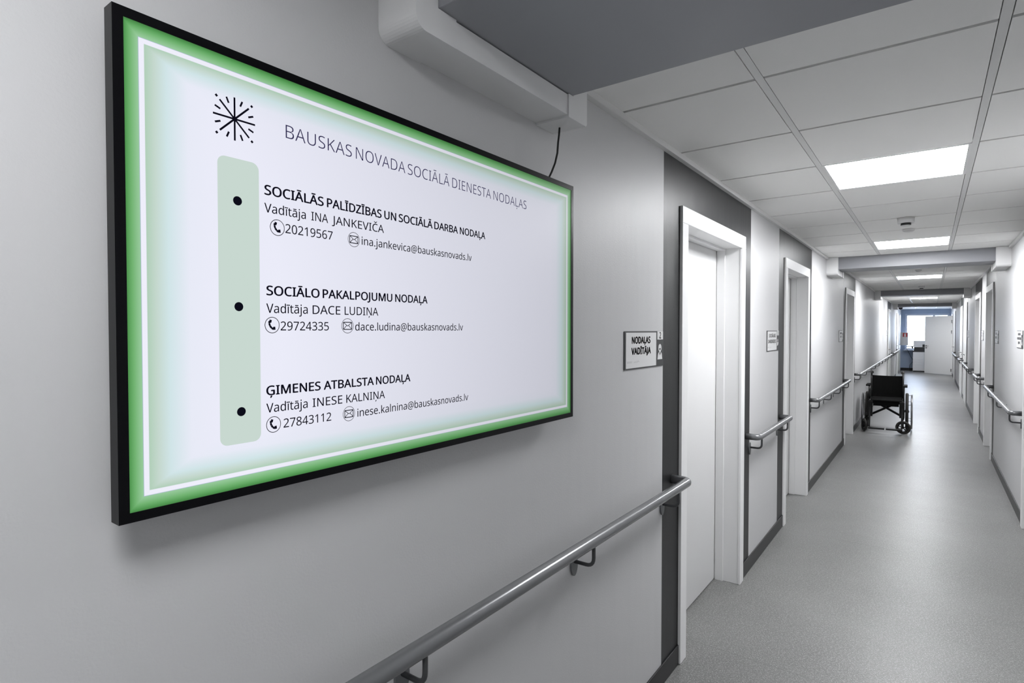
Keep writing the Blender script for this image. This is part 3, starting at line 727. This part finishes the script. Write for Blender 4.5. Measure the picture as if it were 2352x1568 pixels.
part(mb, 'backrest', M['fabric'])

# ------------------------------------------------------------------ far end: copier, cabinet, camera, cables
root = thing('photocopier', 'white floor standing photocopier half hidden behind the open door', 'photocopier', (.72, 26.40, 0))
cy0, cy1 = 26.15, 26.72
MB().box(.425, 1.02, cy0 + .02, cy1, .001, .04).build('plinth', M['copdark'], root)
body = MB().box(.410, 1.03, cy0, cy1, .04, .745, bev=.006).build('cabinet_body', M['copier'], root)
for z0, z1 in ((.055, .15), (.16, .255), (.265, .36), (.37, .455)): MB().box(.418, 1.022, cy0 - .012, cy0 - .0005, z0, z1, bev=.003).build('paper_drawer', M['copier'], body)
MB().box(.418, 1.022, cy0 - .012, cy0 - .0005, .465, .738, bev=.003).build('front_cover', M['copier'], body)
MB().cyl((.93, cy0 - .016, .64), (.93, cy0 - .012, .64), .018, 18).build('cover_lock', M['plate'], body)
MB().box(.44, 1.03, cy0 + .02, cy1, .745, .92).box(.41, 1.03, cy0 - .005, cy0 + .04, .745, .775).box(.41, .44, cy0, cy1, .775, .80).build('output_bay', M['copdark'], root)
sc2 = MB().box(.415, 1.03, cy0, cy1, .925, 1.0, bev=.004).build('scanner', M['copier'], root)
MB().box(.70, 1.03, cy0 - .02, cy0 - .0005, .935, 1.03).build('control_panel', M['copdark'], sc2)
MB().box(.425, 1.03, cy0 + .02, cy1 - .02, 1.002, 1.165, bev=.012).build('document_feeder', M['copier'], root)
MB().box(.21, .41, cy0 + .10, cy1 - .10, .93, .955, bev=.004).prism([(.34, .955), (.41, .955), (.41, .86), (.385, .86)], 1, cy0 + .10, cy1 - .10).build('side_tray', M['plate'], root)
root = thing('fire_extinguisher_cabinet', 'grey wall cabinet with a red fire extinguisher sign left of the far window', 'cabinet', (.125, 26.55, .985))
MB().box(.001, .248, 26.47, 26.72, .985, 1.475, bev=.005).build('cabinet_box', M['cabinet'], root)
dr = MB().box(.015, .240, 26.458, 26.4695, .995, 1.462, bev=.003).build('cabinet_door', M['cabinet'], root)
sg_ = MB().box(.078, .222, 26.454, 26.4578, 1.305, 1.455).build('red_sign', M['red'], dr)
mb = MB(); mb.prism(rrect(.128, .172, 1.315, 1.415, .010), 1, 26.4515, 26.4537); mb.prism([(.140, 1.415), (.160, 1.415), (.160, 1.428), (.182, 1.440), (.140, 1.440)], 1, 26.4515, 26.4537)
mb.build('extinguisher_symbol', M['signwhite'], sg_)
root = thing('security_camera', 'small dark security camera high on the left wall before the far window', 'camera', (0, 22.2, 2.29))
MB().box(.0005, .018, 22.15, 22.25, 2.24, 2.34, bev=.003).tube([(.018, 22.2, 2.29), (.08, 22.2, 2.305), (.135, 22.2, 2.295)], .014, 10).build('mount', M['cctv'], root)
MB().lathe((.145, 22.28, 2.293), (0.05, -1, -.08), [(.044, 0), (.052, .02), (.052, .15), (.056, .16), (.056, .19), (.044, .192)], 24).build('camera_body', M['cctv'], root)
tag(MB().tube([(.18, 26.78, .806), (.22, 26.73, .81), (.27, 26.72, .70), (.33, 26.71, .55), (.38, 26.72, .46), (.405, 26.74, .40)], .007, 8).build('hanging_cable', M['cable'], loc=(.2, 26.75, .8)), 'dark cable hanging from the window sill to the photocopier', 'cable')
tag(MB().tube([(.405, 26.745, .36), (.36, 26.74, .30), (.31, 26.75, .22), (.295, 26.76, .13), (.295, 26.78, .006)], .006, 8).build('floor_cable', M['cable'], loc=(.3, 26.76, .1)), 'dark cable curving from the photocopier down to the floor', 'cable')

bpy.data.objects.remove(_to)
